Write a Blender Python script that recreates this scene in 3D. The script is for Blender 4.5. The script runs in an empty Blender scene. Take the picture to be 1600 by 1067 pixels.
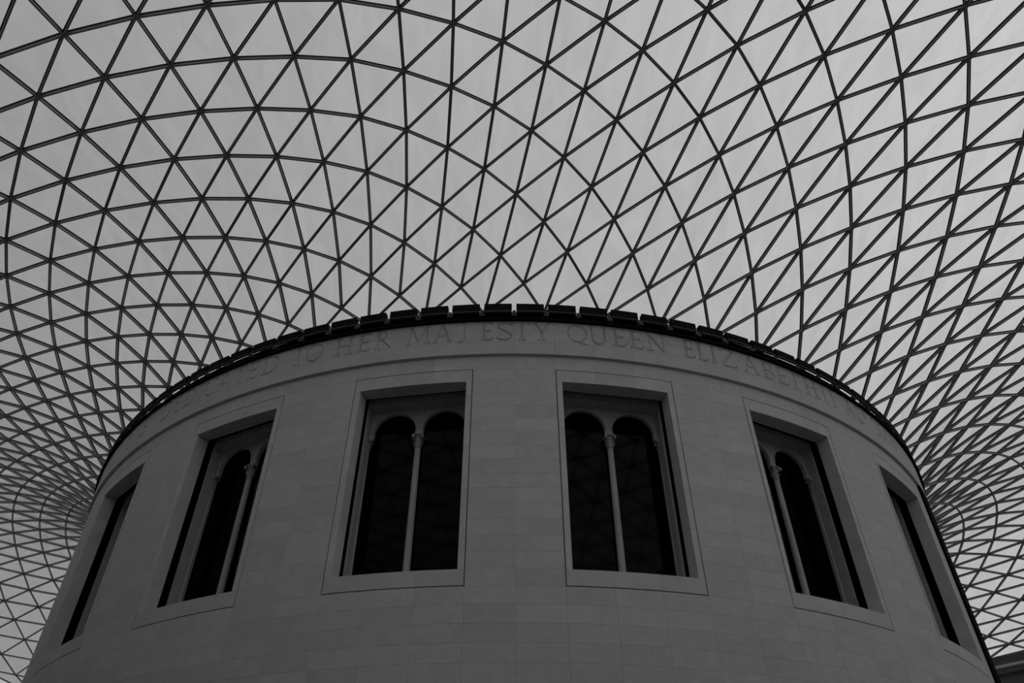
import bpy, bmesh, math, random
import numpy as np
from mathutils import Matrix, Vector

sc = bpy.context.scene
COL = sc.collection
random.seed(4)
EYE = 1.65                      # eye height above the court floor; heights below are given from the eye and lifted by EYE

# ------------------------------------------------------------------ camera
CAM_F, CAM_P, CAM_YAW, CAM_ROLL, CAM_D = 1181.29, .7127, .0027, -.0014, 42.0424
cp_, sp_ = math.cos(CAM_P), math.sin(CAM_P)
cy_, sy_ = math.cos(CAM_YAW), math.sin(CAM_YAW)
cr_, sr_ = math.cos(CAM_ROLL), math.sin(CAM_ROLL)
vR = Vector((cy_, -sy_, 0)); vF = Vector((cp_ * sy_, cp_ * cy_, sp_)); vU = Vector((-sp_ * sy_, -sp_ * cy_, cp_))
cR = cr_ * vR + sr_ * vU
cU = cr_ * vU - sr_ * vR
cam_data = bpy.data.cameras.new('camera')
cam_data.sensor_width = 36.0
cam_data.lens = CAM_F / 1600 * 36
cam_data.clip_start = .1
cam_data.clip_end = 500
cam = bpy.data.objects.new('camera', cam_data)
COL.objects.link(cam)
M = Matrix.Identity(4)
for i in range(3):
    M[i][0], M[i][1], M[i][2] = cR[i], cU[i], -vF[i]
M[0][3], M[1][3], M[2][3] = 0, -CAM_D, EYE
cam.matrix_world = M
sc.camera = cam

# ------------------------------------------------------------------ world: an overcast sky, a little brighter towards the hidden sun
SKY = .66
SUN_DIR = Vector((.90, -.30, .20)).normalized()
w = bpy.data.worlds.new('overcast_sky')
sc.world = w
w.use_nodes = True
wn, wl = w.node_tree.nodes, w.node_tree.links
wn.clear()
tc = wn.new('ShaderNodeTexCoord')
dot = wn.new('ShaderNodeVectorMath'); dot.operation = 'DOT_PRODUCT'; dot.inputs[1].default_value = SUN_DIR
sm = wn.new('ShaderNodeMath'); sm.operation = 'MULTIPLY'; sm.inputs[1].default_value = .58
mr = wn.new('ShaderNodeMath'); mr.operation = 'EXPONENT'
wl.new(sm.outputs[0], mr.inputs[0])
bg = wn.new('ShaderNodeBackground'); bg.inputs['Strength'].default_value = SKY
cmb = wn.new('ShaderNodeCombineColor')
out = wn.new('ShaderNodeOutputWorld')
wl.new(tc.outputs['Generated'], dot.inputs[0])
wl.new(dot.outputs['Value'], sm.inputs[0])
for k in range(3):
    wl.new(mr.outputs[0], cmb.inputs[k])
wl.new(cmb.outputs['Color'], bg.inputs['Color'])
wl.new(bg.outputs['Background'], out.inputs['Surface'])

sc.view_settings.view_transform = 'Standard'
sc.view_settings.look = 'None'
sc.view_settings.exposure = 0.0
sc.view_settings.gamma = 1.0
sc.view_settings.use_curve_mapping = False
try:
    sc.cycles.transparent_max_bounces = 24
except Exception:
    pass

# ------------------------------------------------------------------ materials
def material(name):
    m = bpy.data.materials.new(name); m.use_nodes = True
    nt = m.node_tree; b = nt.nodes['Principled BSDF']
    return m, nt, b

def grey(v):
    return (v, v, v, 1)

def plain(name, v, rough=.6, spec=.3, metal=0.0):
    m, nt, b = material(name)
    b.inputs['Base Color'].default_value = grey(v)
    b.inputs['Roughness'].default_value = rough
    b.inputs['Specular IOR Level'].default_value = spec
    b.inputs['Metallic'].default_value = metal
    return m

def stone(name, lo, hi, scale=1.3, piece=.05, bump=.03):
    m, nt, b = material(name)
    N, L = nt.nodes, nt.links
    g = N.new('ShaderNodeNewGeometry')
    oi = N.new('ShaderNodeObjectInfo')
    sh = N.new('ShaderNodeVectorMath'); sh.operation = 'SCALE'; sh.inputs['Scale'].default_value = 40
    add = N.new('ShaderNodeVectorMath'); add.operation = 'ADD'
    comb = N.new('ShaderNodeCombineXYZ')
    for k in range(3):
        L.new(oi.outputs['Random'], comb.inputs[k])
    L.new(comb.outputs[0], sh.inputs[0])
    L.new(g.outputs['Position'], add.inputs[0]); L.new(sh.outputs[0], add.inputs[1])
    n1 = N.new('ShaderNodeTexNoise'); n1.inputs['Scale'].default_value = scale
    n1.inputs['Detail'].default_value = 6; n1.inputs['Roughness'].default_value = .6; n1.inputs['Distortion'].default_value = 1.2
    L.new(add.outputs[0], n1.inputs['Vector'])
    # fossil veins
    n2 = N.new('ShaderNodeTexNoise'); n2.inputs['Scale'].default_value = scale * 1.7
    n2.inputs['Detail'].default_value = 3; n2.inputs['Distortion'].default_value = 2.5
    L.new(add.outputs[0], n2.inputs['Vector'])
    vr = N.new('ShaderNodeValToRGB')
    e = vr.color_ramp.elements
    e[0].position = .47; e[0].color = grey(0)
    e[1].position = .53; e[1].color = grey(0)
    mid = vr.color_ramp.elements.new(.50); mid.color = grey(1)
    L.new(n2.outputs['Fac'], vr.inputs['Fac'])
    mp = N.new('ShaderNodeMapRange')
    mp.inputs['From Min'].default_value = .25; mp.inputs['From Max'].default_value = .75
    mp.inputs['To Min'].default_value = lo; mp.inputs['To Max'].default_value = hi
    L.new(n1.outputs['Fac'], mp.inputs['Value'])
    rr = N.new('ShaderNodeMapRange'); rr.inputs['To Min'].default_value = 1 - piece; rr.inputs['To Max'].default_value = 1 + piece
    L.new(oi.outputs['Random'], rr.inputs['Value'])
    m1 = N.new('ShaderNodeMath'); m1.operation = 'MULTIPLY'
    L.new(mp.outputs[0], m1.inputs[0]); L.new(rr.outputs[0], m1.inputs[1])
    vs = N.new('ShaderNodeMath'); vs.operation = 'MULTIPLY_ADD'; vs.inputs[1].default_value = -.10; vs.inputs[2].default_value = 1
    L.new(vr.outputs['Color'], vs.inputs[0])
    m2 = N.new('ShaderNodeMath'); m2.operation = 'MULTIPLY'
    L.new(m1.outputs[0], m2.inputs[0]); L.new(vs.outputs[0], m2.inputs[1])
    cc = N.new('ShaderNodeCombineColor')
    for k in range(3):
        L.new(m2.outputs[0], cc.inputs[k])
    L.new(cc.outputs[0], b.inputs['Base Color'])
    b.inputs['Roughness'].default_value = .8
    b.inputs['Specular IOR Level'].default_value = .25
    bp = N.new('ShaderNodeBump'); bp.inputs['Strength'].default_value = bump; bp.inputs['Distance'].default_value = .02
    L.new(n1.outputs['Fac'], bp.inputs['Height']); L.new(bp.outputs[0], b.inputs['Normal'])
    return m

MAT_STONE = stone('pale_limestone', .48, .57)
MAT_CORE = stone('mortar_bed', .34, .42, piece=0)
MAT_OLD = stone('old_portland_stone', .34, .43, scale=3)
MAT_WALL = stone('court_wall_stone', .22, .30, piece=0)
MAT_FLOOR = stone('court_paving', .17, .23, scale=.6, piece=0)
MAT_BEAM = plain('grey_painted_steel', .27, .55, .3)
MAT_GASKET = plain('black_glazing_gasket', .012, .7, .2)
MAT_BLACK = plain('black_metal', .004, .7, .04)
MAT_GRILLE = plain('dark_grille_bars', .032, .7, .05)
MAT_GUTTER = plain('grey_gutter_steel', .17, .6, .2)
MAT_DARKGREY = plain('dark_grey_metal', .07, .6, .2)
MAT_SHADE = plain('black_painted_shade', .002, .9, 0)  # flat black, stands in for deep shade
MAT_LIP = plain('bare_metal_lip', .14, .5, .3)
MAT_LEDGE = plain('white_gutter_edge', .88, .6, .2)

# fritted roof glass: mostly clear, slightly milky, faint dirt streaks
MAT_PANE, nt, b = material('fritted_roof_glass')
N, L = nt.nodes, nt.links
N.remove(b)
tr = N.new('ShaderNodeBsdfTransparent'); tl = N.new('ShaderNodeBsdfTranslucent'); mx = N.new('ShaderNodeMixShader')
tl.inputs['Color'].default_value = grey(.6)
mx.inputs['Fac'].default_value = .05
g = N.new('ShaderNodeNewGeometry')
sc_ = N.new('ShaderNodeVectorMath'); sc_.operation = 'MULTIPLY'; sc_.inputs[1].default_value = (1.5, .5, 1.0)
no = N.new('ShaderNodeTexNoise'); no.inputs['Scale'].default_value = 1.0; no.inputs['Detail'].default_value = 5; no.inputs['Distortion'].default_value = .8
mp = N.new('ShaderNodeMapRange'); mp.inputs['From Min'].default_value = .3; mp.inputs['From Max'].default_value = .7
mp.inputs['To Min'].default_value = .80; mp.inputs['To Max'].default_value = .85
oi = N.new('ShaderNodeObjectInfo')
ml = N.new('ShaderNodeMath'); ml.operation = 'MULTIPLY'
orr = N.new('ShaderNodeMapRange'); orr.inputs['To Min'].default_value = .99; orr.inputs['To Max'].default_value = 1.01
cc = N.new('ShaderNodeCombineColor')
L.new(g.outputs['Position'], sc_.inputs[0]); L.new(sc_.outputs[0], no.inputs['Vector']); L.new(no.outputs['Fac'], mp.inputs['Value'])
L.new(oi.outputs['Random'], orr.inputs['Value']); L.new(mp.outputs[0], ml.inputs[0]); L.new(orr.outputs[0], ml.inputs[1])
for k in range(3):
    L.new(ml.outputs[0], cc.inputs[k])
L.new(cc.outputs[0], tr.inputs['Color'])
L.new(tr.outputs[0], mx.inputs[1]); L.new(tl.outputs[0], mx.inputs[2])
# glass mirrors more and lets less through the flatter it is seen
dt = N.new('ShaderNodeVectorMath'); dt.operation = 'DOT_PRODUCT'
ab = N.new('ShaderNodeMath'); ab.operation = 'ABSOLUTE'
om = N.new('ShaderNodeMath'); om.operation = 'SUBTRACT'; om.inputs[0].default_value = 1
pw = N.new('ShaderNodeMath'); pw.operation = 'POWER'; pw.inputs[1].default_value = 5
fr = N.new('ShaderNodeMath'); fr.operation = 'MULTIPLY_ADD'; fr.inputs[1].default_value = .97; fr.inputs[2].default_value = .03
gl = N.new('ShaderNodeBsdfGlossy'); gl.inputs['Roughness'].default_value = .05
m2 = N.new('ShaderNodeMixShader')
L.new(g.outputs['Incoming'], dt.inputs[0]); L.new(g.outputs['Normal'], dt.inputs[1])
L.new(dt.outputs['Value'], ab.inputs[0]); L.new(ab.outputs[0], om.inputs[1]); L.new(om.outputs[0], pw.inputs[0]); L.new(pw.outputs[0], fr.inputs[0])
L.new(fr.outputs[0], m2.inputs['Fac']); L.new(mx.outputs[0], m2.inputs[1]); L.new(gl.outputs[0], m2.inputs[2])
L.new(m2.outputs[0], N['Material Output'].inputs['Surface'])

# window glass of the unlit reading room: black and smooth
MAT_DARKGLASS, nt, b = material('dark_window_glass')
b.inputs['Base Color'].default_value = grey(.0006)
b.inputs['Roughness'].default_value = .06
b.inputs['IOR'].default_value = 1.15

# ------------------------------------------------------------------ helpers
def mesh_obj(name, verts, faces, mats, parent=None, midx=None, smooth=False):
    me = bpy.data.meshes.new(name)
    me.from_pydata([tuple(map(float, v)) for v in verts], [], [tuple(map(int, f)) for f in faces])
    for m in (mats if isinstance(mats, (list, tuple)) else [mats]):
        me.materials.append(m)
    if midx is not None:
        me.polygons.foreach_set('material_index', list(midx))
    if smooth:
        me.polygons.foreach_set('use_smooth', [True] * len(me.polygons))
    me.update()
    o = bpy.data.objects.new(name, me)
    COL.objects.link(o)
    if parent:
        o.parent = parent
    return o

def linked(src, parent=None, name=None):
    o = src.copy(); COL.objects.link(o)
    if name: o.name = name
    if parent is not None: o.parent = parent
    return o

def empty(name, loc=(0, 0, 0), rz=0, parent=None):
    o = bpy.data.objects.new(name, None); COL.objects.link(o)
    o.location = loc; o.rotation_euler = (0, 0, rz)
    o.empty_display_size = .3
    if parent: o.parent = parent
    return o

def tag(o, label=None, category=None, group=None, kind=None):
    if label: o['label'] = label
    if category: o['category'] = category
    if group: o['group'] = group
    if kind: o['kind'] = kind
    return o

class MB:
    """collects vertices and faces of one mesh"""
    def __init__(s): s.v, s.f, s.m = [], [], []
    def add(s, v, f, mi=0):
        o = len(s.v); s.v += [tuple(p) for p in v]
        s.f += [tuple(i + o for i in q) for q in f]; s.m += [mi] * len(f)
    def box(s, x0, x1, y0, y1, z0, z1, mi=0):
        s.add([(x0, y0, z0), (x1, y0, z0), (x1, y1, z0), (x0, y1, z0), (x0, y0, z1), (x1, y0, z1), (x1, y1, z1), (x0, y1, z1)], BOXF, mi)
    def arc(s, a0, a1, r0, r1, z0, z1, n, mi=0):
        """curved block about the rotunda's axis: azimuths a0..a1 (radians, 0 faces the entrance court), radii r0<r1"""
        full = abs(a1 - a0) > 2 * math.pi - 1e-6
        k = n if full else n + 1
        v = []
        for i in range(k):
            a = a0 + (a1 - a0) * i / n
            sa, ca = math.sin(a), -math.cos(a)
            v += [(r0 * sa, r0 * ca, z0), (r1 * sa, r1 * ca, z0), (r1 * sa, r1 * ca, z1), (r0 * sa, r0 * ca, z1)]
        f = []
        for i in range(n):
            p, q = 4 * i, 4 * ((i + 1) % k)
            for c in range(4):
                d = (c + 1) % 4
                f.append((p + c, p + d, q + d, q + c)[::-1])
        if not full:
            f += [(0, 1, 2, 3), tuple(4 * n + c for c in (3, 2, 1, 0))]
        s.add(v, f, mi)
    def arcprof(s, a0, a1, prof, n, mi=0):
        """a profile of (radius, height) points swept round the rotunda's axis"""
        k = len(prof); v = []
        for i in range(n + 1):
            a = a0 + (a1 - a0) * i / n
            v += [(r * math.sin(a), -r * math.cos(a), z) for r, z in prof]
        f = [tuple(range(k)), tuple(range(n * k, n * k + k))[::-1]]
        for i in range(n):
            f += [(i * k + c, (i + 1) * k + c, (i + 1) * k + (c + 1) % k, i * k + (c + 1) % k) for c in range(k)]
        s.add(v, f, mi)
    def lathe(s, prof, n, cx=0, cy=0, mi=0):
        v, f = [], []
        for r, z in prof:
            for i in range(n):
                t = 2 * math.pi * i / n
                v.append((cx + r * math.cos(t), cy + r * math.sin(t), z))
        for j in range(len(prof) - 1):
            for i in range(n):
                k = (i + 1) % n
                f.append((j * n + i, j * n + k, (j + 1) * n + k, (j + 1) * n + i))
        f.append(tuple(range(n))[::-1]); f.append(tuple((len(prof) - 1) * n + i for i in range(n)))
        s.add(v, f, mi)
    def build(s, name, mats, parent=None, smooth=False):
        return mesh_obj(name, s.v, s.f, mats, parent, s.m, smooth)

BOXF = [(0, 3, 2, 1), (4, 5, 6, 7), (0, 1, 5, 4), (1, 2, 6, 5), (2, 3, 7, 6), (3, 0, 4, 7)]
R = math.radians
PH = .006                         # the pier joint faces the camera almost exactly

def project(P):
    """pixel of world points in the 1600 x 1067 frame, to pick the pieces that show largest"""
    Q = np.asarray(P, float) - np.array([0, -CAM_D, EYE])
    X = Q @ np.array(vR); F = Q @ np.array(vF); U = Q @ np.array(vU)
    F = np.where(F < .05, np.nan, F)
    return np.stack([800 + CAM_F * X / F, 533.5 - CAM_F * U / F], -1)

def in_frame(q, pad=0):
    return (q[..., 0] > -pad) & (q[..., 0] < 1600 + pad) & (q[..., 1] > -pad) & (q[..., 1] < 1067 + pad)

def behind_drum(P):
    """True where the rotunda stands between the camera and the point"""
    P = np.asarray(P, float); o = np.array([0, -CAM_D, EYE]); d = P - o
    a = d[..., 0] ** 2 + d[..., 1] ** 2; bb = 2 * (o[1] * d[..., 1]); c = o[1] ** 2 - 22.1 ** 2
    disc = bb * bb - 4 * a * c
    t = np.where(disc > 0, (-bb - np.sqrt(np.maximum(disc, 0))) / (2 * a), 9)
    return (disc > 0) & (t > 0) & (t < 1) & (o[2] + t * d[..., 2] < 18.4 + EYE)

# ================================================================== SETTING: floor, court walls
ROOF_X = np.array([float(s) for s in """-0.8039,31.3199,48.8789,0.8152,19.2250,18.0378,21.3830,0.0993,-0.0010,0.2437,-0.0051,0.3142,-0.0829,0.0365,0.7480,-0.0524,-0.2622,-0.3185,0.1717,-0.0555,-0.1054,0.0415,0.1352,0.0104,0.8568,0.6122,0.1399,-0.0455,0.0124,-0.1582,-0.0000,-0.2292,0.1193,-0.0454,-0.0010,0.3293,0.3944,0.0023,0.1333,0.0385,-0.0785,0.1168,-0.2563,-0.2032,0.3020,-0.1025,-0.1509,0.3305,-0.1606,22.9355,-4.6537,7.5266,-2.5184,-4.7898,1.7151,-1.0190,0.4535,-15.3345,3.0091,-0.8578,1.3471,13.3291,-9.5671,0.3597,0.4204,5.0915,3.0517,-0.1927,-4.2636,-3.0615,18.7283,2.5503,2.5388,5.6299,-23.2462,6.7997,7.9454,-11.5090,-12.2873,-1.4574,-9.9849,2.4794""".split(',')])
PSI = ROOF_X[0]                   # the court's long axis, turned against the camera's bearing
YAW_COURT = -PSI

floor = MB(); floor.box(-46, 46, -60, 56, -.4, 0)
fl = floor.build('floor', MAT_FLOOR); fl.rotation_euler = (0, 0, YAW_COURT)
tag(fl, 'pale stone paving of the covered court below the rotunda', kind='structure')

def court_wall(side, label, face, length, rz):
    """a court facade: wall, frieze band, bright ledge and gutter beam; local +y points outwards, y=face is the cornice line"""
    root = empty('wall_' + side, (0, 0, 0), rz)
    tag(root, label, kind='structure')
    L2 = length / 2
    for nm, y0, y1, z0, z1, mt in (
            ('wall_face', face + .8, face + 3.0, -EYE, 17.55, MAT_WALL),
            ('frieze_band', face + .25, face + 3.0, 17.55, 17.86, MAT_WALL),
            ('gutter_ledge', face - .05, face + 3.0, 17.86, 18.02, MAT_LEDGE),
            ('gutter_beam', face + .12, face + .7, 18.02, 18.62, MAT_GUTTER)):
        mb = MB(); mb.box(-L2, L2, y0, y1, z0 + EYE, z1 + EYE)
        mb.build(nm, mt, root)
    return root
court_wall('east', 'stone court facade with pale gutter ledge at the lower right corner', 35.2, 104, YAW_COURT - math.pi / 2)
court_wall('west', 'stone court facade behind the rotunda on the left', 36.6, 104, YAW_COURT + math.pi / 2)
court_wall('north', 'short court facade at the far side behind the rotunda', 45.6, 80, YAW_COURT)
court_wall('south', 'short court facade behind the camera', 50.9, 80, YAW_COURT + math.pi)

# ================================================================== SETTING: glass roof
STEP = R(3); PH0 = PH - STEP
NK, NZ = 7, 8
JE = 26                           # rings of nodes between rotunda and facades
def roof_nodes(m, j):
    x = ROOF_X
    psi, J, Yf, phc, h0, he, r0 = x[:7]
    i = 7
    kg = x[i:i + 3 * NK].reshape(3, NK); i += 3 * NK
    kt = x[i:i + 3 * NK].reshape(3, NK); i += 3 * NK
    kz = x[i:i + 4 * NZ].reshape(4, NZ)
    phn = x[-1]; XB, YN = 36.625, 46.0
    wv = STEP * m + PH0 + psi
    wv = (wv + math.pi) % (2 * math.pi) - math.pi
    def rect(t):
        t = (t + math.pi) % (2 * math.pi) - math.pi
        ac = np.abs(t); sg = np.sign(t)
        ox = np.where(ac < phc, XB * ac / phc, XB)
        oy = np.where(ac < phc, -Yf, -Yf + Yf * (ac - phc) / (math.pi / 2 - phc))
        oy = np.where(ac > math.pi / 2, YN * (ac - math.pi / 2) / (phn - math.pi / 2), oy)
        nn = ac > phn
        oy = np.where(nn, YN, oy); ox = np.where(nn, XB * (math.pi - ac) / (math.pi - phn), ox)
        return np.stack([sg * ox, oy], -1)
    C = r0 * np.stack([np.sin(wv), -np.cos(wv)], -1)
    O = sum(rect(wv + d) for d in np.linspace(-1, 1, 7) * .25) / 7
    s = j / J
    cs = np.array([np.cos(k * wv) for k in range(NK)]); sn = np.array([np.sin((k + 1) * wv) for k in range(NK)])
    gg = s + s * (1 - s) * sum((kg[q] @ cs) * s ** q for q in range(3))
    P = C + (O - C) * gg[:, None]
    t = s * (1 - s) * sum((kt[q] @ sn) * s ** q for q in range(3))
    ct, st = np.cos(t), np.sin(t)
    P = np.stack([ct * P[:, 0] - st * P[:, 1], st * P[:, 0] + ct * P[:, 1]], -1)
    cz = np.array([np.cos(k * wv) for k in range(NZ)])
    z = h0 * (1 - gg) + he * gg + gg * (1 - gg) * sum((kz[q] @ cz) * gg ** q for q in range(4))
    c, s_ = math.cos(psi), math.sin(psi)
    return np.stack([c * P[:, 0] + s_ * P[:, 1], -s_ * P[:, 0] + c * P[:, 1], z + EYE], -1)

NM = 120
ids = {}
mm, jj = [], []
for j in range(JE + 1):
    for m in range(NM):
        if (m + j) % 2 == 0:
            ids[(m, j)] = len(mm); mm.append(m if m < 60 else m - 120); jj.append(j)
NP = roof_nodes(np.array(mm, float), np.array(jj, float))
def nid(m, j):
    return ids.get((m % NM, j))
edges, tris = [], []
for (m, j), a in ids.items():
    bq, cq, dq = nid(m + 1, j + 1), nid(m - 1, j + 1), nid(m, j + 2)
    if bq is not None: edges.append((a, bq))
    if cq is not None: edges.append((a, cq))
    if dq is not None:
        edges.append((a, dq)); tris += [(a, bq, dq), (a, dq, cq)]
    if j == 0:
        edges.append((a, nid(m + 2, 0))); tris.append((a, nid(m + 2, 0), bq))
    if j == JE:
        edges.append((a, nid(m + 2, JE)))
    if j == JE - 1:
        tris.append((a, bq, cq))
nrm = np.zeros_like(NP)
TR = np.array(tris)
fn = np.cross(NP[TR[:, 1]] - NP[TR[:, 0]], NP[TR[:, 2]] - NP[TR[:, 0]])
fn *= np.sign(fn[:, 2:3])
for k in range(3):
    np.add.at(nrm, TR[:, k], fn)
nrm /= np.linalg.norm(nrm, axis=1)[:, None]

roof = empty('ceiling', (0, 0, 0))
tag(roof, 'curved triangulated steel and glass roof spanning from the rotunda to the court walls', kind='structure')

BW, BH = .025, .052               # half width and half depth of a roof beam
def beam_geo(ed):
    a, b = ed
    A, B = NP[a], NP[b]
    d = B - A; ln = np.linalg.norm(d); d = d / ln
    up = nrm[a] + nrm[b]; up = up - d * (up @ d); up /= np.linalg.norm(up)
    sd = np.cross(d, up)
    A2, B2 = A + d * .03, B - d * .03
    v = []
    for base in (A2, B2):
        for sx, sz in ((-1, -1), (1, -1), (1, 1), (-1, 1)):
            v.append(base + sd * BW * sx + up * BH * sz)
    for base in (A2, B2):
        for sx, z in ((-1, BH), (1, BH), (1, BH + .03), (-1, BH + .03)):
            v.append(base + sd * (BW + .026) * sx + up * z)
    f = []
    for o in (0, 8):
        f += [(o, o + 1, o + 5, o + 4), (o + 1, o + 2, o + 6, o + 5), (o + 2, o + 3, o + 7, o + 6), (o + 3, o, o + 4, o + 7), (o + 3, o + 2, o + 1, o), (o + 4, o + 5, o + 6, o + 7)]
    return v, f, [0] * 6 + [1] * 6

def pane_geo(t):
    P = NP[list(t)]; n = np.cross(P[1] - P[0], P[2] - P[0]); n /= np.linalg.norm(n)
    q = P
    if n[2] < 0: n = -n; q = P[::-1]
    c = q.mean(0)
    q = c + (q - c) * .985
    up = n * (BH + .012)
    lo = q + up; hi = lo + n * .02
    return list(lo) + list(hi), [(2, 1, 0), (3, 4, 5), (0, 1, 4, 3), (1, 2, 5, 4), (2, 0, 3, 5)], [0] * 5

def node_geo(a):
    n = nrm[a]; t = np.cross(n, [0.3, .8, .1]); t /= np.linalg.norm(t); u = np.cross(n, t)
    v = []
    for z in (-BH - .006, BH + .004):
        for i in range(8):
            k = 2 * math.pi * i / 8
            v.append(NP[a] + (t * math.cos(k) + u * math.sin(k)) * .066 + n * z)
    f = [tuple(range(8))[::-1], tuple(range(8, 16))] + [(i, (i + 1) % 8, 8 + (i + 1) % 8, 8 + i) for i in range(8)]
    return v, f, [0] * 10

PX = project(NP)
VIS = np.isfinite(PX[:, 0]) & in_frame(PX, 40) & ~behind_drum(NP)
def split(items, score, geo, name, mats, restname):
    order = sorted(range(len(items)), key=lambda i: -score[i])
    rest = MB()
    for rank, i in enumerate(order):
        v, f, mi = geo(items[i])
        if rank < 300 and score[i] > 0:
            o = mesh_obj(name, v, f, mats, roof, mi)
        else:
            rest.add(v, f)
            rest.m[-len(f):] = mi
    o = rest.build(restname, mats, roof)
    o['kind'] = 'stuff'
def tri_score(t):
    q = PX[list(t)]
    if not np.isfinite(q).all() or not VIS[list(t)].all(): return 0
    c = np.clip(q, [0, 0], [1600, 1067])
    return abs((c[1][0] - c[0][0]) * (c[2][1] - c[0][1]) - (c[2][0] - c[0][0]) * (c[1][1] - c[0][1]))
def edge_score(e):
    q = PX[list(e)]
    if not np.isfinite(q).all() or not VIS[list(e)].any(): return 0
    c = np.clip(q, [0, 0], [1600, 1067])
    dist = np.linalg.norm((NP[e[0]] + NP[e[1]]) / 2 - np.array([0, -CAM_D, EYE]))
    return np.hypot(*(c[1] - c[0])) / dist
def node_score(a):
    if not VIS[a] or not in_frame(PX[a]): return 0
    return 1 / np.linalg.norm(NP[a] - np.array([0, -CAM_D, EYE]))
split(tris, [tri_score(t) for t in tris], pane_geo, 'glass_pane', [MAT_PANE], 'distant_glass_panes')
split(edges, [edge_score(e) for e in edges], beam_geo, 'roof_beam', [MAT_BEAM, MAT_GASKET], 'distant_roof_beams')
split(list(range(len(NP))), [node_score(a) for a in range(len(NP))], node_geo, 'beam_node', [MAT_BEAM], 'distant_beam_nodes')
# short posts that carry the roof's inner ring on the rotunda
props = MB()
for (m, j), a in ids.items():
    if j == 0:
        x, y, z = NP[a]
        props.lathe([(.06, 18.0 + EYE), (.06, z - .1)], 8, x, y)
o = props.build('ring_posts', MAT_DARKGREY, roof); o['kind'] = 'stuff'

# ================================================================== SETTING: the stone rotunda
drum = empty('wall_rotunda', (0, 0, 0))
tag(drum, 'cylindrical pale stone rotunda with tall windows and an inscribed frieze', kind='structure')
RO = 22.0; RF = 22.115
ZS, ZL = 8.485, 16.10              # foot of the sill stones, head of the lintel stones
CH = (ZL - ZS) / 15                # course height
WH = 5.363                         # half width of a window surround in degrees
GAP = .0022

core = MB()
core.arc(0, 2 * math.pi, 21.5, 21.962, 0, ZS - .03 + EYE, 240)
core.arc(0, 2 * math.pi, 21.5, 21.962, ZL + .03 + EYE, 18.10 + EYE, 240)
for k in range(20):
    a = R(18 * k) + PH
    core.arc(a - R(9 - WH - .06), a + R(9 - WH - .06), 21.3, 21.962, ZS - .05 + EYE, ZL + .05 + EYE, 8)
core.build('wall_core', MAT_CORE, drum)
blocker = MB(); blocker.arc(0, 2 * math.pi, .5, 21.76, 17.95 + EYE, 18.05 + EYE, 120)  # unseen disc, added to keep light out of the drum
blocker.build('light_block_disc', MAT_DARKGREY, drum)

def stone_geo(hw, h, r0, r1, n=3):
    """wall stone: azimuth half width hw (deg), centred on azimuth 0, from z=0 to z=h, joints left open all round"""
    mb = MB()
    gj = GAP / r1
    mb.arc(-R(hw) + gj, R(hw) - gj, r0, r1, GAP, h - GAP, n)
    return mb

stones = []   # (kind key, azimuth deg, z0)
PW = (9 - WH) / 2                  # half width of a pier stone
WW = WH * 2 / 3 / 2                # half width of a stone below or above a window
def columns():
    for k in range(-4, 5):
        c = 18 * k
        if k > -4 or True:
            for s in (-1, 1):
                yield 'p', c + s * PW, PW
        if k < 4:
            for s in (-1, 0, 1):
                yield 'w', c + 9 + s * 2 * WW, WW
COLS = [c for c in columns() if abs(c[1]) < 62]
kinds = {}
def kind(key, hw, h, r0, r1):
    if key not in kinds:
        mb = stone_geo(hw, h, r0, r1)
        kinds[key] = mesh_obj('stone_block', mb.v, mb.f, [MAT_STONE])
        COL.objects.unlink(kinds[key])
    return kinds[key]
for t, a, hw in COLS:
    for n in range(1, 9):
        stones.append(((t, 'c'), hw, CH, 21.85, RO, a, ZS - n * CH))
    if t == 'p':
        for n in range(15):
            stones.append(((t, 'c'), hw, CH, 21.85, RO, a, ZS + n * CH))
    stones.append(((t, 't'), hw, 16.72 - ZL, 21.85, RO, a, ZL))
FZ = [16.68, 17.19, 17.68, 18.20]
for t, a, hw in COLS:
    stones.append(((t, 'f0'), hw, FZ[1] - FZ[0], 21.85, RF, a, FZ[0]))

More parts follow.
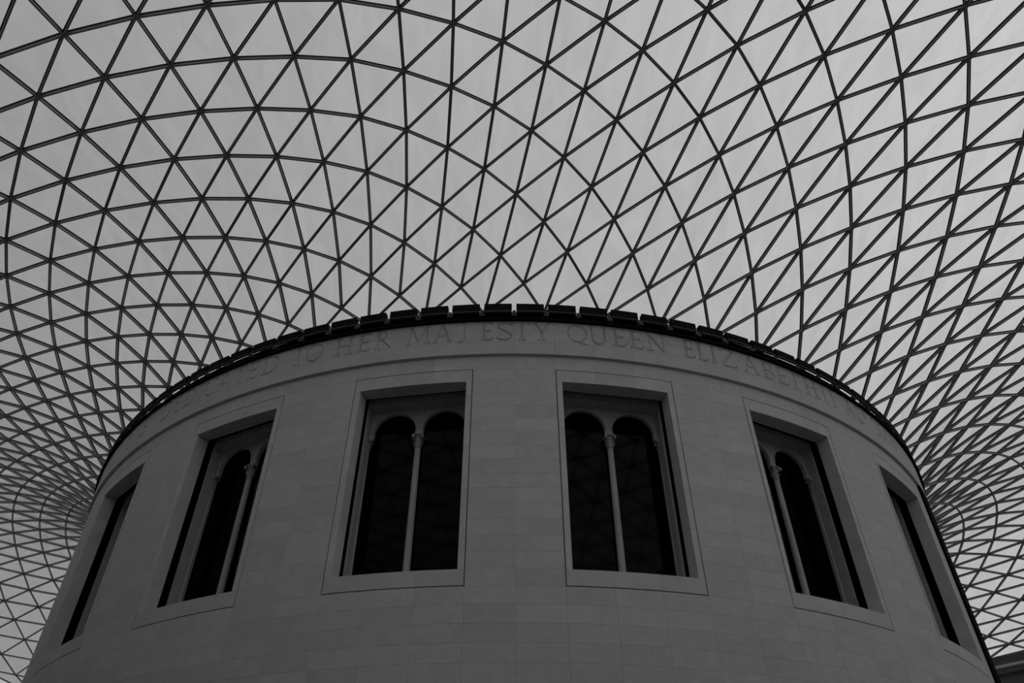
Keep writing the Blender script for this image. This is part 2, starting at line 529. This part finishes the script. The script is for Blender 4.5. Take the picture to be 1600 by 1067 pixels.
# ------------------------------------------------ inscription, cut into the two upper frieze courses
def arcpts(cx, cy, rx, ry, t0, t1, n=10):
    return [(cx + rx * math.cos(R(t0 + (t1 - t0) * i / n)), cy + ry * math.sin(R(t0 + (t1 - t0) * i / n))) for i in range(n + 1)]
TK, TN, SF = .155, .10, .075
def serif(x, y, l=.30):
    return ([(x - l / 2, y), (x + l / 2, y)], SF)
G = {
 'I': (.36, [([(.18, 0), (.18, 1)], TK), serif(.18, .02, .34), serif(.18, .98, .34)]),
 'E': (.62, [([(.18, 0), (.18, 1)], TK), ([(.03, .97), (.56, .97)], TN), ([(.56, .99), (.57, .83)], SF), ([(.18, .52), (.48, .52)], TN), ([(.48, .62), (.48, .42)], SF), ([(.03, .03), (.58, .03)], TN), ([(.58, .02), (.62, .20)], SF)]),
 'L': (.58, [([(.18, 0), (.18, 1)], TK), serif(.18, .98, .34), ([(.03, .03), (.54, .03)], TN), ([(.54, .02), (.58, .22)], SF)]),
 'D': (.82, [([(.18, 0), (.18, 1)], TK), ([(.03, .97), (.34, .97)] + arcpts(.36, .5, .40, .46, 90, -90, 14)[1:] + [(.03, .03)], TN * 1.25)]),
 'C': (.78, [(arcpts(.44, .5, .36, .48, 50, 310, 18), TN * 1.3), ([(.68, .98), (.68, .76)], SF)]),
 'A': (.90, [([(.10, 0), (.44, 1)], TN), ([(.42, 1), (.78, 0)], TK), ([(.22, .36), (.64, .36)], TN), serif(.10, .02, .22), serif(.78, .02, .26)]),
 'T': (.78, [([(.39, 0), (.39, .96)], TK), ([(.04, .96), (.74, .96)], TN), ([(.03, .98), (.05, .80)], SF), ([(.75, .98), (.73, .80)], SF), serif(.39, .02, .36)]),
 'O': (.88, [(arcpts(.44, .5, .38, .47, 90, 450, 24), TN * 1.25)]),
 'H': (.90, [([(.18, 0), (.18, 1)], TK), ([(.72, 0), (.72, 1)], TK), ([(.18, .52), (.72, .52)], TN), serif(.18, .02, .34), serif(.18, .98, .34), serif(.72, .02, .34), serif(.72, .98, .34)]),
 'R': (.80, [([(.18, 0), (.18, 1)], TK), ([(.03, .97), (.34, .97)] + arcpts(.34, .745, .22, .225, 90, -90, 10)[1:] + [(.18, .52)], TN), ([(.34, .52), (.74, .02)], TK), serif(.18, .02, .34), serif(.74, .02, .16)]),
 'B': (.70, [([(.18, 0), (.18, 1)], TK), ([(.03, .97), (.32, .97)] + arcpts(.34, .755, .20, .215, 90, -90, 10)[1:] + [(.18, .54)], TN), ([(.34, .54)] + arcpts(.36, .285, .26, .255, 90, -90, 10)[1:] + [(.03, .03)], TN)]),
 'M': (1.08, [([(.14, 0), (.22, 1)], TN), ([(.22, 1), (.54, .06)], TK), ([(.54, .06), (.86, 1)], TN), ([(.86, 1), (.94, 0)], TK), serif(.14, .02, .24), serif(.94, .02, .28), serif(.18, .98, .2), serif(.90, .98, .2)]),
 'J': (.46, [([(.28, 1), (.28, .18)] + arcpts(.12, .14, .16, .17, 10, -110, 7)[1:], TK * .8), serif(.28, .98, .34)]),
 'S': (.62, [([(.54, .84), (.50, .94), (.36, .98), (.20, .95), (.09, .84), (.10, .70), (.22, .58), (.42, .46), (.54, .33), (.54, .16), (.42, .04), (.26, .02), (.12, .06), (.06, .16)], TN * 1.25), ([(.55, .97), (.54, .78)], SF)]),
 'Y': (.84, [([(.10, 1), (.42, .50)], TK), ([(.76, 1), (.42, .50)], TN), ([(.42, .5), (.42, 0)], TK), serif(.12, .98, .26), serif(.74, .98, .24), serif(.42, .02, .36)]),
 'Q': (.92, [(arcpts(.44, .5, .38, .47, 90, 450, 24), TN * 1.25), ([(.46, .06), (.62, -.06), (.88, -.10)], TN * 1.2)]),
 'U': (.86, [([(.18, 1), (.18, .36)] + arcpts(.43, .32, .25, .31, 180, 360, 10) + [(.68, 1)], TN * 1.2), serif(.18, .98, .30), serif(.68, .98, .26)]),
 'N': (.90, [([(.18, 0), (.18, 1)], TN), ([(.16, 1), (.74, .02)], TK), ([(.74, 0), (.74, 1)], TN), serif(.18, .02, .28), serif(.74, .98, .28), serif(.12, .98, .18)]),
 'Z': (.70, [([(.06, .97), (.62, .97)], TN), ([(.60, .95), (.08, .05)], TK), ([(.06, .03), (.66, .03)], TN), ([(.06, .98), (.06, .82)], SF), ([(.66, .02), (.67, .20)], SF)]),
 '2': (.60, [([(.08, .74), (.12, .90), (.28, .98), (.44, .92), (.50, .76), (.42, .54), (.06, .04), (.56, .04)], TN * 1.2)]),
 '0': (.62, [(arcpts(.31, .5, .25, .47, 90, 450, 20), TN * 1.2)]),
}
TEXT = [('I', -57.2, -56.5), ('U', -55.9, -54.1), ('M', -53.4, -50.6), ('I', -46.5, -45.5), ('S', -43.5, -41.9),
 ('D', -39.3, -37.4), ('E', -37.05, -35.75), ('D', -35.5, -33.6), ('I', -33.35, -32.6), ('C', -32.3, -30.6), ('A', -30.5, -28.5), ('T', -28.3, -26.8), ('E', -26.6, -25.2), ('D', -24.9, -22.9),
 ('T', -21.5, -19.95), ('O', -19.9, -18.1), ('H', -17.0, -14.9), ('E', -14.65, -13.2), ('R', -13.0, -11.2),
 ('M', -9.95, -7.5), ('A', -7.45, -5.55), ('J', -5.15, -4.0), ('E', -3.1, -1.85), ('S', -1.65, -.2), ('T', -.15, 1.5), ('Y', 1.55, 3.4),
 ('Q', 4.8, 6.75), ('U', 6.65, 8.6), ('E', 8.9, 10.3), ('E', 10.55, 11.95), ('N', 12.1, 14.25),
 ('E', 15.85, 17.05), ('L', 17.2, 18.4), ('I', 18.65, 19.35), ('Z', 19.85, 21.5), ('A', 22.2, 24.15), ('B', 24.45, 25.95), ('E', 26.25, 27.75), ('T', 27.9, 29.6), ('H', 29.8, 31.9),
 ('I', 32.4, 33.2), ('I', 33.7, 34.5), ('A', 35.9, 37.8), ('D', 37.95, 39.85), ('2', 41.2, 42.5), ('0', 42.65, 44.0), ('0', 44.1, 45.45), ('0', 45.55, 46.9)]
TZ0, TZ1 = 17.28, 18.115
def turn(a): return a * (1.0101 + .011 * (abs(a) / 50) ** 4)
TEXT = [(c, turn(a0), turn(a1)) for c, a0, a1 in TEXT]
def stroke_cut(pts, wd):
    """V-shaped cutter along a polyline; pts in metres (arc length, height)"""
    P = [np.array(p, float) for p in pts]
    closed = np.linalg.norm(P[0] - P[-1]) < 1e-6
    if closed: P = P[:-1]
    n = len(P); hw = wd / 2
    dep = max(.042, hw * 1.15)
    Lf, Rt, Ce = [], [], []
    for i in range(n):
        a = P[i] - P[i - 1] if (i > 0 or closed) else P[i + 1] - P[i]
        b = P[(i + 1) % n] - P[i] if (i < n - 1 or closed) else P[i] - P[i - 1]
        a = a / np.linalg.norm(a); b = b / np.linalg.norm(b)
        t = a + b; t /= np.linalg.norm(t); nn = np.array([-t[1], t[0]])
        k = 1 / max(.5, abs(float(nn @ np.array([-a[1], a[0]]))))
        e = 1.25
        Lf.append(P[i] + nn * hw * k * e); Rt.append(P[i] - nn * hw * k * e); Ce.append(P[i])
    if not closed:
        for q, sg in ((0, 1), (-1, -1)):
            d = (P[1] - P[0]) if q == 0 else (P[-1] - P[-2])
            d = d / np.linalg.norm(d)
            Ce[q] = Ce[q] + d * sg * min(hw * .8, .03)
    e_out = dep * .25
    v = [(p[0], p[1], e_out) for p in Lf] + [(p[0], p[1], e_out) for p in Rt] + [(p[0], p[1], -dep) for p in Ce]
    f = []
    for i in range(n if closed else n - 1):
        k = (i + 1) % n
        f += [(i, n + i, n + k, k), (i, k, 2 * n + k, 2 * n + i), (n + k, n + i, 2 * n + i, 2 * n + k)]
    if not closed:
        f += [(0, 2 * n, n), (n - 1, 2 * n - 1, 3 * n - 1)]
    return v, f
def soften(p):
    for _ in range(2):
        q = [p[0]]
        for a, b in zip(p[:-1], p[1:]):
            q += [(a[0] * .75 + b[0] * .25, a[1] * .75 + b[1] * .25), (a[0] * .25 + b[0] * .75, a[1] * .25 + b[1] * .75)]
        p = q + [p[-1]]
    return p
CUTS = []
for ch, a0, a1 in TEXT:
    wd, strokes = G[ch]
    xs = [p[0] for s in strokes for p in s[0]]
    x0, x1 = min(xs), max(xs)
    H = TZ1 - TZ0
    sx = (R(a1 - a0) * RF) / (x1 - x0 + .05)
    for pts, wdt in strokes:
        if ch in 'S2J' and len(pts) > 4: pts = soften(pts)
        q = [(R(a0) * RF + (p[0] - x0 + .025) * sx, TZ0 + p[1] * H) for p in pts]
        v, f = stroke_cut(q, wdt * H * .92)
        vv = np.array(v)
        CUTS.append((vv[:, 0].min(), vv[:, 0].max(), vv[:, 1].min(), vv[:, 1].max(), vv, f))

def frieze_stone(a, hw, z0, z1):
    mb = MB(); gj = GAP / RF
    a0, a1 = R(a - hw) + gj, R(a + hw) - gj
    mb.arc(a0, a1, 21.85, RF, z0 + GAP, z1 - GAP, 4)
    s0, s1 = a0 * RF, a1 * RF
    cut = [c for c in CUTS if c[1] > s0 - .02 and c[0] < s1 + .02 and c[3] > z0 - .02 and c[2] < z1 + .02]
    cv = MB()
    for c in cut:
        ang = c[4][:, 0] / RF; rr = RF + c[4][:, 2]
        cv.add([(float(r_ * math.sin(t)), float(-r_ * math.cos(t)), float(z_)) for t, r_, z_ in zip(ang, rr, c[4][:, 1])], c[5])
    return mb, cv
frieze_objs = []
dg_jobs = []
for t, a, hw in COLS:
    for zi in (1, 2):
        mb, cv = frieze_stone(a, hw, FZ[zi], FZ[zi + 1])
        rz = R(a) + PH
        o = mb.build('stone_block', [MAT_STONE], drum)
        if cv.v:
            c = cv.build('cutter', [MAT_STONE])
            bm = bmesh.new(); bm.from_mesh(c.data); bmesh.ops.recalc_face_normals(bm, faces=bm.faces); bm.to_mesh(c.data); bm.free()
            bm = bmesh.new(); bm.from_mesh(o.data); bmesh.ops.recalc_face_normals(bm, faces=bm.faces); bm.to_mesh(o.data); bm.free()
            md = o.modifiers.new('cut', 'BOOLEAN'); md.operation = 'DIFFERENCE'; md.object = c; md.solver = 'EXACT'; md.use_self = True
            dg_jobs.append((o, c))
        o.location = (0, 0, EYE); o.rotation_euler = (0, 0, PH)
        if cv.v:
            c.location = o.location; c.rotation_euler = o.rotation_euler
bpy.context.view_layer.update()
dg = bpy.context.evaluated_depsgraph_get()
new = []
for o, c in dg_jobs:
    new.append(bpy.data.meshes.new_from_object(o.evaluated_get(dg)))
for (o, c), me in zip(dg_jobs, new):
    old = o.data
    o.modifiers.clear()
    if len(me.polygons) > 5: o.data = me
    bpy.data.objects.remove(c, do_unlink=True)

# place the plain stones: the ones that show largest as objects of their own, the rest joined
def stone_score(s):
    key, hw, h, r0, r1, a, z = s
    A = [R(a - hw) + PH, R(a + hw) + PH]
    q = project(np.array([(r1 * math.sin(t), -r1 * math.cos(t), zz + EYE) for t in A for zz in (z, z + h)]))
    if not np.isfinite(q).all(): return 0
    c = np.clip(q, [0, 0], [1600, 1067])
    ar = (c[2][0] - c[0][0]) * (c[0][1] - c[1][1])
    vis = math.cos(R(a)) > r1 / CAM_D * .9
    return max(0, ar) if vis else 0
scored = sorted(((stone_score(s), i) for i, s in enumerate(stones)), reverse=True)
N_FREE = 300 - 2 * len(COLS)
rest = MB()
for rank, (scv, i) in enumerate(scored):
    key, hw, h, r0, r1, a, z = stones[i]
    if rank < N_FREE and scv > 0:
        o = linked(kind(key, hw, h, r0, r1), drum)
        o.location = (0, 0, z + EYE); o.rotation_euler = (0, 0, R(a) + PH)
    else:
        mb = stone_geo(hw, h, r0, r1)
        t = R(a) + PH; c, s = math.cos(t), math.sin(t)
        rest.add([(c * x - s * y, s * x + c * y, zz + z + EYE) for x, y, zz in mb.v], mb.f)
o = rest.build('small_stone_blocks', [MAT_STONE], drum); o['kind'] = 'stuff'

# ================================================================== windows of the rotunda (local: +x tangent, +y inwards, origin on the wall face)
HWO, ZT, ZB = 1.84, 15.588, 8.98   # clear opening
DR = .56                           # depth of the new stone reveal
DF, DT = .88, 1.27                 # old surround: front face and arched panel
AC, AR, ASZ = .8634, .728, 14.65   # twin arches
ZSO = 15.54                        # soffit of the old surround
def yface(x): return RO - math.sqrt(RO * RO - x * x)
def prism(mb, pts, y0, y1, mi=0, curved=False):
    """polygon in x,z extruded from y0 (front) to y1; curved fronts follow the wall face"""
    n = len(pts)
    v = [(x, yface(x) + y0 if curved else y0, z + EYE) for x, z in pts] + [(x, y1, z + EYE) for x, z in pts]
    f = [tuple(range(n)), tuple(range(2 * n - 1, n - 1, -1))] + [(i, n + i, n + (i + 1) % n, (i + 1) % n) for i in range(n)]
    mb.add(v, f, mi)
def band(mb, x0, x1, z0, z1, y1, n=4):
    """stone with a curved front between x0 and x1"""
    v, f = [], []
    for i in range(n + 1):
        x = x0 + (x1 - x0) * i / n
        v += [(x, yface(x), z0 + EYE), (x, yface(x), z1 + EYE), (x, y1, z1 + EYE), (x, y1, z0 + EYE)]
    for i in range(n):
        p, q = 4 * i, 4 * i + 4
        for c in range(4):
            d = (c + 1) % 4
            f.append((p + c, q + c, q + d, p + d))
    f += [(0, 1, 2, 3), (4 * n + 3, 4 * n + 2, 4 * n + 1, 4 * n)]
    mb.add(v, f)
XO = RO * math.sin(R(WH)) - .030   # outer edge of the surround stones, leaving the dark groove
def fixed(mb):
    bm = bmesh.new()
    vs = [bm.verts.new(p) for p in mb.v]
    for q, mi in zip(mb.f, mb.m):
        fc = bm.faces.new([vs[i] for i in q]); fc.material_index = mi
    bmesh.ops.recalc_face_normals(bm, faces=bm.faces)
    me = bpy.data.meshes.new('part'); bm.to_mesh(me); bm.free()
    return me
def part(name, mb, mats, parent, smooth=False):
    me = fixed(mb); me.name = name
    for m in mats: me.materials.append(m)
    if smooth: me.polygons.foreach_set('use_smooth', [True] * len(me.polygons))
    o = bpy.data.objects.new(name, me); COL.objects.link(o); o.parent = parent
    return o

def capital(mb, cx, cy, z0, h, r):
    """leafy capital: bell, two rows of curled leaves, corner volutes and a square abacus"""
    z0 += EYE
    mb.lathe([(r * 1.15, z0), (r * 1.22, z0 + .03), (r * .9, z0 + .05), (r * .85, z0 + h * .5), (r * 1.2, z0 + h * .84)], 12, cx, cy)
    for zb, hh, off, cnt, out in ((.06, .40, 0, 7, 1.75), (.36, .44, .5, 7, 2.0)):
        for i in range(cnt):
            t = 2 * math.pi * (i + off) / cnt
            ct, st = math.cos(t), math.sin(t)
            prof = [(r * .95, 0, .26), (r * 1.15, .45, .40), (r * (out - .3), .85, .34), (r * out, 1.0, .24), (r * (out + .06), .80, .12)]
            v = []
            for th, dz, k2 in ((0, 0, 1), (r * .2, -.008, .7)):
                for rad, k, wd in prof:
                    for s in (-1, 1):
                        hw2 = r * wd * k2; rd = rad - th
                        v.append((cx + rd * ct - s * hw2 * st, cy + rd * st + s * hw2 * ct, z0 + h * (zb + hh * k) + dz))
            f = []
            n = len(prof)
            for j in range(n - 1):
                f += [(2 * j, 2 * j + 1, 2 * j + 3, 2 * j + 2), (2 * n + 2 * j + 2, 2 * n + 2 * j + 3, 2 * n + 2 * j + 1, 2 * n + 2 * j),
                      (2 * j + 2, 2 * n + 2 * j + 2, 2 * n + 2 * j, 2 * j), (2 * j + 1, 2 * n + 2 * j + 1, 2 * n + 2 * j + 3, 2 * j + 3)]
            f += [(0, 2 * n, 2 * n + 1, 1), (2 * n - 2, 2 * n - 1, 4 * n - 1, 4 * n - 2)]
            mb.add(v, f)
    for i in range(4):
        t = math.pi / 4 + math.pi / 2 * i
        x, y = cx + r * 2.2 * math.cos(t), cy + r * 2.2 * math.sin(t)
        mb.lathe([(.005, z0 + h * .64), (r * .40, z0 + h * .70), (r * .50, z0 + h * .80), (r * .38, z0 + h * .90), (.005, z0 + h * .94)], 8, x, y)
    a = r * 1.5
    mb.box(cx - a, cx + a, cy - a, cy + a, z0 + h * .93, z0 + h)

def make_window():
    root = empty('window_proto', (0, 0, 0))
    # sill and lintel, three stones each
    e = 2 * XO / 3
    for k in range(3):
        x0, x1 = -XO + k * e + (GAP if k else 0), -XO + (k + 1) * e - (GAP if k < 2 else 0)
        mb = MB(); band(mb, x0, x1, ZS + .032, ZB, DT + .3); part('sill_stone', mb, [MAT_STONE], root)
        mb = MB(); band(mb, x0, x1, ZT, ZL - .028, DR); part('lintel_stone', mb, [MAT_STONE], root)
    proto = {}
    zs = [ZB + (ZT - ZB) * k / 13 for k in range(14)]
    for s in (-1, 1):
        for k in range(13):
            if s not in proto:
                mb = MB()
                x0, x1 = (HWO, XO) if s > 0 else (-XO, -HWO)
                pts = [(x0, 0), (x1, 0)]
                y0a, y1a = yface(x0), yface(x1)
                xi = HWO - .06
                hgt = zs[1] - zs[0] - .003
                if s > 0:
                    pl = [(HWO, y0a), (XO, y1a), (XO, DR), (xi, DR)]
                else:
                    pl = [(-XO, y1a), (-HWO, y0a), (-xi, DR), (-XO, DR)]
                v = [(x, y, .0) for x, y in pl] + [(x, y, hgt) for x, y in pl]
                mb.add(v, BOXF)
                proto[s] = part('jamb_stone', mb, [MAT_STONE], root)
                proto[s].location = (0, 0, zs[k] + EYE)
            else:
                o = linked(proto[s], root); o.location = (0, 0, zs[k] + EYE)
    # black boxes painting in the deep shade between new cladding and old wall
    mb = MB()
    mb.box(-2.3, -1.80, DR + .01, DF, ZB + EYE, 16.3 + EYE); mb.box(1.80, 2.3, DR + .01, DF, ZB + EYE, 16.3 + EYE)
    mb.box(-2.3, 2.3, DF - .07, DF - .004, 15.80 + EYE, 16.3 + EYE)  # strip painting the shade line under the lintel
    part('gap_shade', mb, [MAT_SHADE], root)
    # old stone surround: jambs, head, arched panel with two openings
    mb = MB()
    JX = 1.725
    mb.box(-2.3, -JX, DF, DT + .16, ZB - .2 + EYE, 16.3 + EYE)
    mb.box(JX, 2.3, DF, DT + .16, ZB - .2 + EYE, 16.3 + EYE)
    mb.box(-JX, JX, DF, DT + .16, ZSO + EYE, 16.3 + EYE)
    mb.box(-JX, JX, DF + .14, DT + .1, ZSO - .035 + EYE, ZSO + EYE)
    part('old_surround', mb, [MAT_OLD], root)
    mb = MB()
    n = 20
    def half(c, lx, rx):
        """panel around one arch, from lx to rx, as quads from the arch curve out to the border"""
        top = ZSO
        pts_in, pts_out = [], []
        for i in range(n + 1):
            t = math.pi * (1 - i / n)
            pts_in.append((c + AR * math.cos(t), ASZ + AR * math.sin(t)))
            x = lx + (rx - lx) * i / n
            pts_out.append((x, top))
        pts_in = [(c - AR, 14.40)] + pts_in + [(c + AR, 14.40)]
        pts_out = [(lx, 14.40)] + pts_out + [(rx, 14.40)]
        y0, y1 = DT, DT + .14
        m = len(pts_in)
        v = [(x, y0, z + EYE) for x, z in pts_in] + [(x, y0, z + EYE) for x, z in pts_out] + [(x, y1, z + EYE) for x, z in pts_in] + [(x, y1, z + EYE) for x, z in pts_out]
        f = []
        for i in range(m - 1):
            f += [(i, i + 1, m + i + 1, m + i), (2 * m + i, 3 * m + i, 3 * m + i + 1, 2 * m + i + 1), (i, 2 * m + i, 2 * m + i + 1, i + 1), (m + i, m + i + 1, 3 * m + i + 1, 3 * m + i)]
        f += [(0, m, 3 * m, 2 * m), (m - 1, 3 * m - 1, 4 * m - 1, 2 * m - 1)]
        mb.add(v, f)
    half(-AC, -JX, 0); half(AC, 0, JX)
    part('arched_panel', mb, [MAT_OLD], root)
    for c in (-AC, AC):               # moulded ring round each arch
        mb = MB(); v, f = [], []
        prof = [(AR, DT - .002), (AR + .02, DT - .035), (AR + .055, DT - .035), (AR + .075, DT - .002)]
        for i in range(n + 1):
            t = math.pi * i / n
            for rr, yy in prof:
                v.append((c + rr * math.cos(t), yy, ASZ + rr * math.sin(t) + EYE))
        for i in range(n):
            for q in range(4):
                p = (q + 1) % 4
                f.append((4 * i + q, 4 * i + p, 4 * i + 4 + p, 4 * i + 4 + q))
        f += [(0, 1, 2, 3), (4 * n + 3, 4 * n + 2, 4 * n + 1, 4 * n)]
        mb.add(v, f); part('arch_moulding', mb, [MAT_OLD], root)
    for cx, nm in ((0, 'colonnette'), (-1.80, 'half_colonnette'), (1.80, 'half_colonnette')):
        r = .114 if cx == 0 else .10
        cyc = DT + .04
        mb = MB()
        mb.lathe([(r * 1.5, ZB - .2 + EYE), (r * 1.5, ZB - .08 + EYE), (r * 1.25, ZB - .05 + EYE), (r, ZB + EYE), (r * .97, 11.5 + EYE), (r * .86, 13.93 + EYE)], 20, cx, cyc)
        sh = part(nm, mb, [MAT_OLD], root, True)
        for p in sh.data.polygons:
            if len(p.vertices) > 4: p.use_smooth = False
        mb = MB(); capital(mb, cx, cyc, 13.90, .52, r * .9)
        part('capital', mb, [MAT_OLD], sh)
    for c in (-AC, AC):
        mb = MB()
        mb.box(c - .86, c + .86, DT + .15, DT + .17, ZB - .1 + EYE, ASZ + AR + .1 + EYE)
        part('glass_pane', mb, [MAT_DARKGLASS], root)
    # black box behind the glass, standing in for the dark interior
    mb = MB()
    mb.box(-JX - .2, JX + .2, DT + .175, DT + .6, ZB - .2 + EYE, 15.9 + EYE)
    part('dark_backing', mb, [MAT_SHADE], root)
    return root

def copy_tree(o, parent=None):
    c = o.copy(); COL.objects.link(c)
    if parent is not None: c.parent = parent
    for ch in list(o.children):
        copy_tree(ch, c)
    return c
WLAB = {-3.5: 'tall window just past the left edge of the rotunda', -2.5: 'tall narrow-looking window at the far left of the rotunda, seen edge-on',
        -1.5: 'tall twin-arched window below the word DEDICATED', -.5: 'tall twin-arched window below the words HER MAJESTY',
        .5: 'tall twin-arched window below the word QUEEN', 1.5: 'tall twin-arched window below the word ELIZABETH',
        2.5: 'tall narrow-looking window at the far right of the rotunda, seen edge-on', 3.5: 'tall window just past the right edge of the rotunda'}
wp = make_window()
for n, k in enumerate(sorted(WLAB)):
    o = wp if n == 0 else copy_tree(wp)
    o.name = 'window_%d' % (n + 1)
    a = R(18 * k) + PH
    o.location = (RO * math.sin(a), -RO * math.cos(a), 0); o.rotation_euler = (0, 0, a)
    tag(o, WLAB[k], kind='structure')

# ================================================================== rim of the rotunda
mb = MB(); mb.arc(0, 2 * math.pi, 22.105, 22.24, 18.165 + EYE, 18.24 + EYE, 240); mb.arc(0, 2 * math.pi, 21.75, 22.17, 18.24 + EYE, 18.34 + EYE, 240)
tag(mb.build('trim_1', MAT_BLACK), 'black metal coping ring on top of the inscribed frieze', kind='structure')
mb = MB(); mb.arc(0, 2 * math.pi, 21.86, 21.95, 18.20 + EYE, 18.775 + EYE, 240)
tag(mb.build('trim_2', MAT_BLACK), 'black metal gutter upstand behind the floodlight boxes on the rotunda rim', kind='structure')
# black cladding down the right-hand edge
mb = MB(); mb.arc(R(53.2), R(66), 22.004, 22.10, 0, 16.68 + EYE, 10)
for k in range(40):
    a = R(53.6 + k * .3)
    mb.arc(a, a + R(.12), 22.10, 22.108, 0, 16.68 + EYE, 1)
tag(mb.build('cladding_screen', MAT_BLACK), 'tall black ribbed screen hanging down the right edge of the stone rotunda', 'screen')

def make_flood():
    root = empty('floodlight_box', (0, 0, 0))
    hw = R(1.285)
    mb = MB(); mb.arcprof(-hw, hw, [(22.195, 18.60), (22.13, 18.60), (21.98, 18.84), (21.98, 18.97), (22.195, 18.97)], 2); part('housing', mb, [MAT_BLACK], root)
    mb = MB()
    for k in range(15):
        a = -hw + (k + .5) * 2 * hw / 15
        mb.arc(a - .0006, a + .0006, 22.195, 22.207, 18.61, 18.945, 1)
    part('grille', mb, [MAT_GRILLE], root)
    mb = MB(); mb.arc(-hw, hw, 22.13, 22.225, 18.575, 18.60, 2); part('bottom_flange', mb, [MAT_LIP], root)
    mb = MB()
    a0 = -R(1.5)
    mb.arc(a0 - .0042, a0 + .0042, 21.93, 22.19, 18.40, 18.53, 1)
    mb.arc(a0 - .0022, a0 + .0022, 22.13, 22.17, 18.53, 18.66, 1); mb.arc(a0 - .0028, a0 + .0028, 22.14, 22.16, 18.60, 18.63, 1)
    part('bracket_arm', mb, [MAT_DARKGREY], root)
    return root
fp = make_flood()
ORD = ['first', 'second', 'third', 'fourth', 'fifth', 'sixth']
mid = [(a0 + a1) / 2 for _, a0, a1 in TEXT]
words, cur = [], []
WORDS = ['(lost)', 'IS', 'DEDICATED', 'TO', 'HER', 'MAJESTY', 'QUEEN', 'ELIZABETH', 'II', 'AD', '2000']
LENS = [3, 2, 9, 2, 3, 7, 5, 9, 2, 2, 4]
owner = []
for wd, ln in zip(WORDS, LENS):
    seen = {}
    start = len(owner)
    letters = [TEXT[start + i][0] for i in range(ln)]
    for i, ch in enumerate(letters):
        seen[ch] = seen.get(ch, 0) + 1
        pre = '' if letters.count(ch) == 1 else ORD[seen[ch] - 1] + ' '
        owner.append((wd, pre + ch))
used = {}
first = True
slots = list(range(-21, 22))
left_cnt = right_cnt = 0
for k in slots:
    a = 3 * k + 1.5 - (0)
    if abs(a) > 63.5: continue
    o = fp if first else copy_tree(fp); first = False
    o.name = 'floodlight_box' if o is fp else o.name
    o.location = (0, 0, EYE); o.rotation_euler = (0, 0, R(a) + PH)
    i = min(range(len(mid)), key=lambda q: abs(mid[q] - a))
    if a > 47.5:
        right_cnt += 1; lab = 'black floodlight box on the rotunda rim, %s past the last 0 of 2000' % ORD[right_cnt - 1]
    elif a < -46.5:
        n = int(round((-46.5 - a) / 3)) ; lab = 'black floodlight box on the rotunda rim, %s to the left of the word IS' % ORD[min(5, n)]
    elif abs(mid[i] - a) < 1.25:
        lab = 'black floodlight box on the rotunda rim above the %s of %s' % (owner[i][1], owner[i][0])
    else:
        l = max((q for q in range(len(mid)) if mid[q] <= a), default=0)
        lab = 'black floodlight box on the rotunda rim above the gap before the word %s' % owner[min(l + 1, len(owner) - 1)][0]
    if lab in used:
        used[lab] += 1
        lab = lab.replace('on the rotunda rim', 'on the rotunda rim, right-hand one')
    used[lab] = 1
    tag(o, lab, 'floodlight', 'floodlight boxes round the rotunda rim')
for k in list(kinds.values()):
    pass
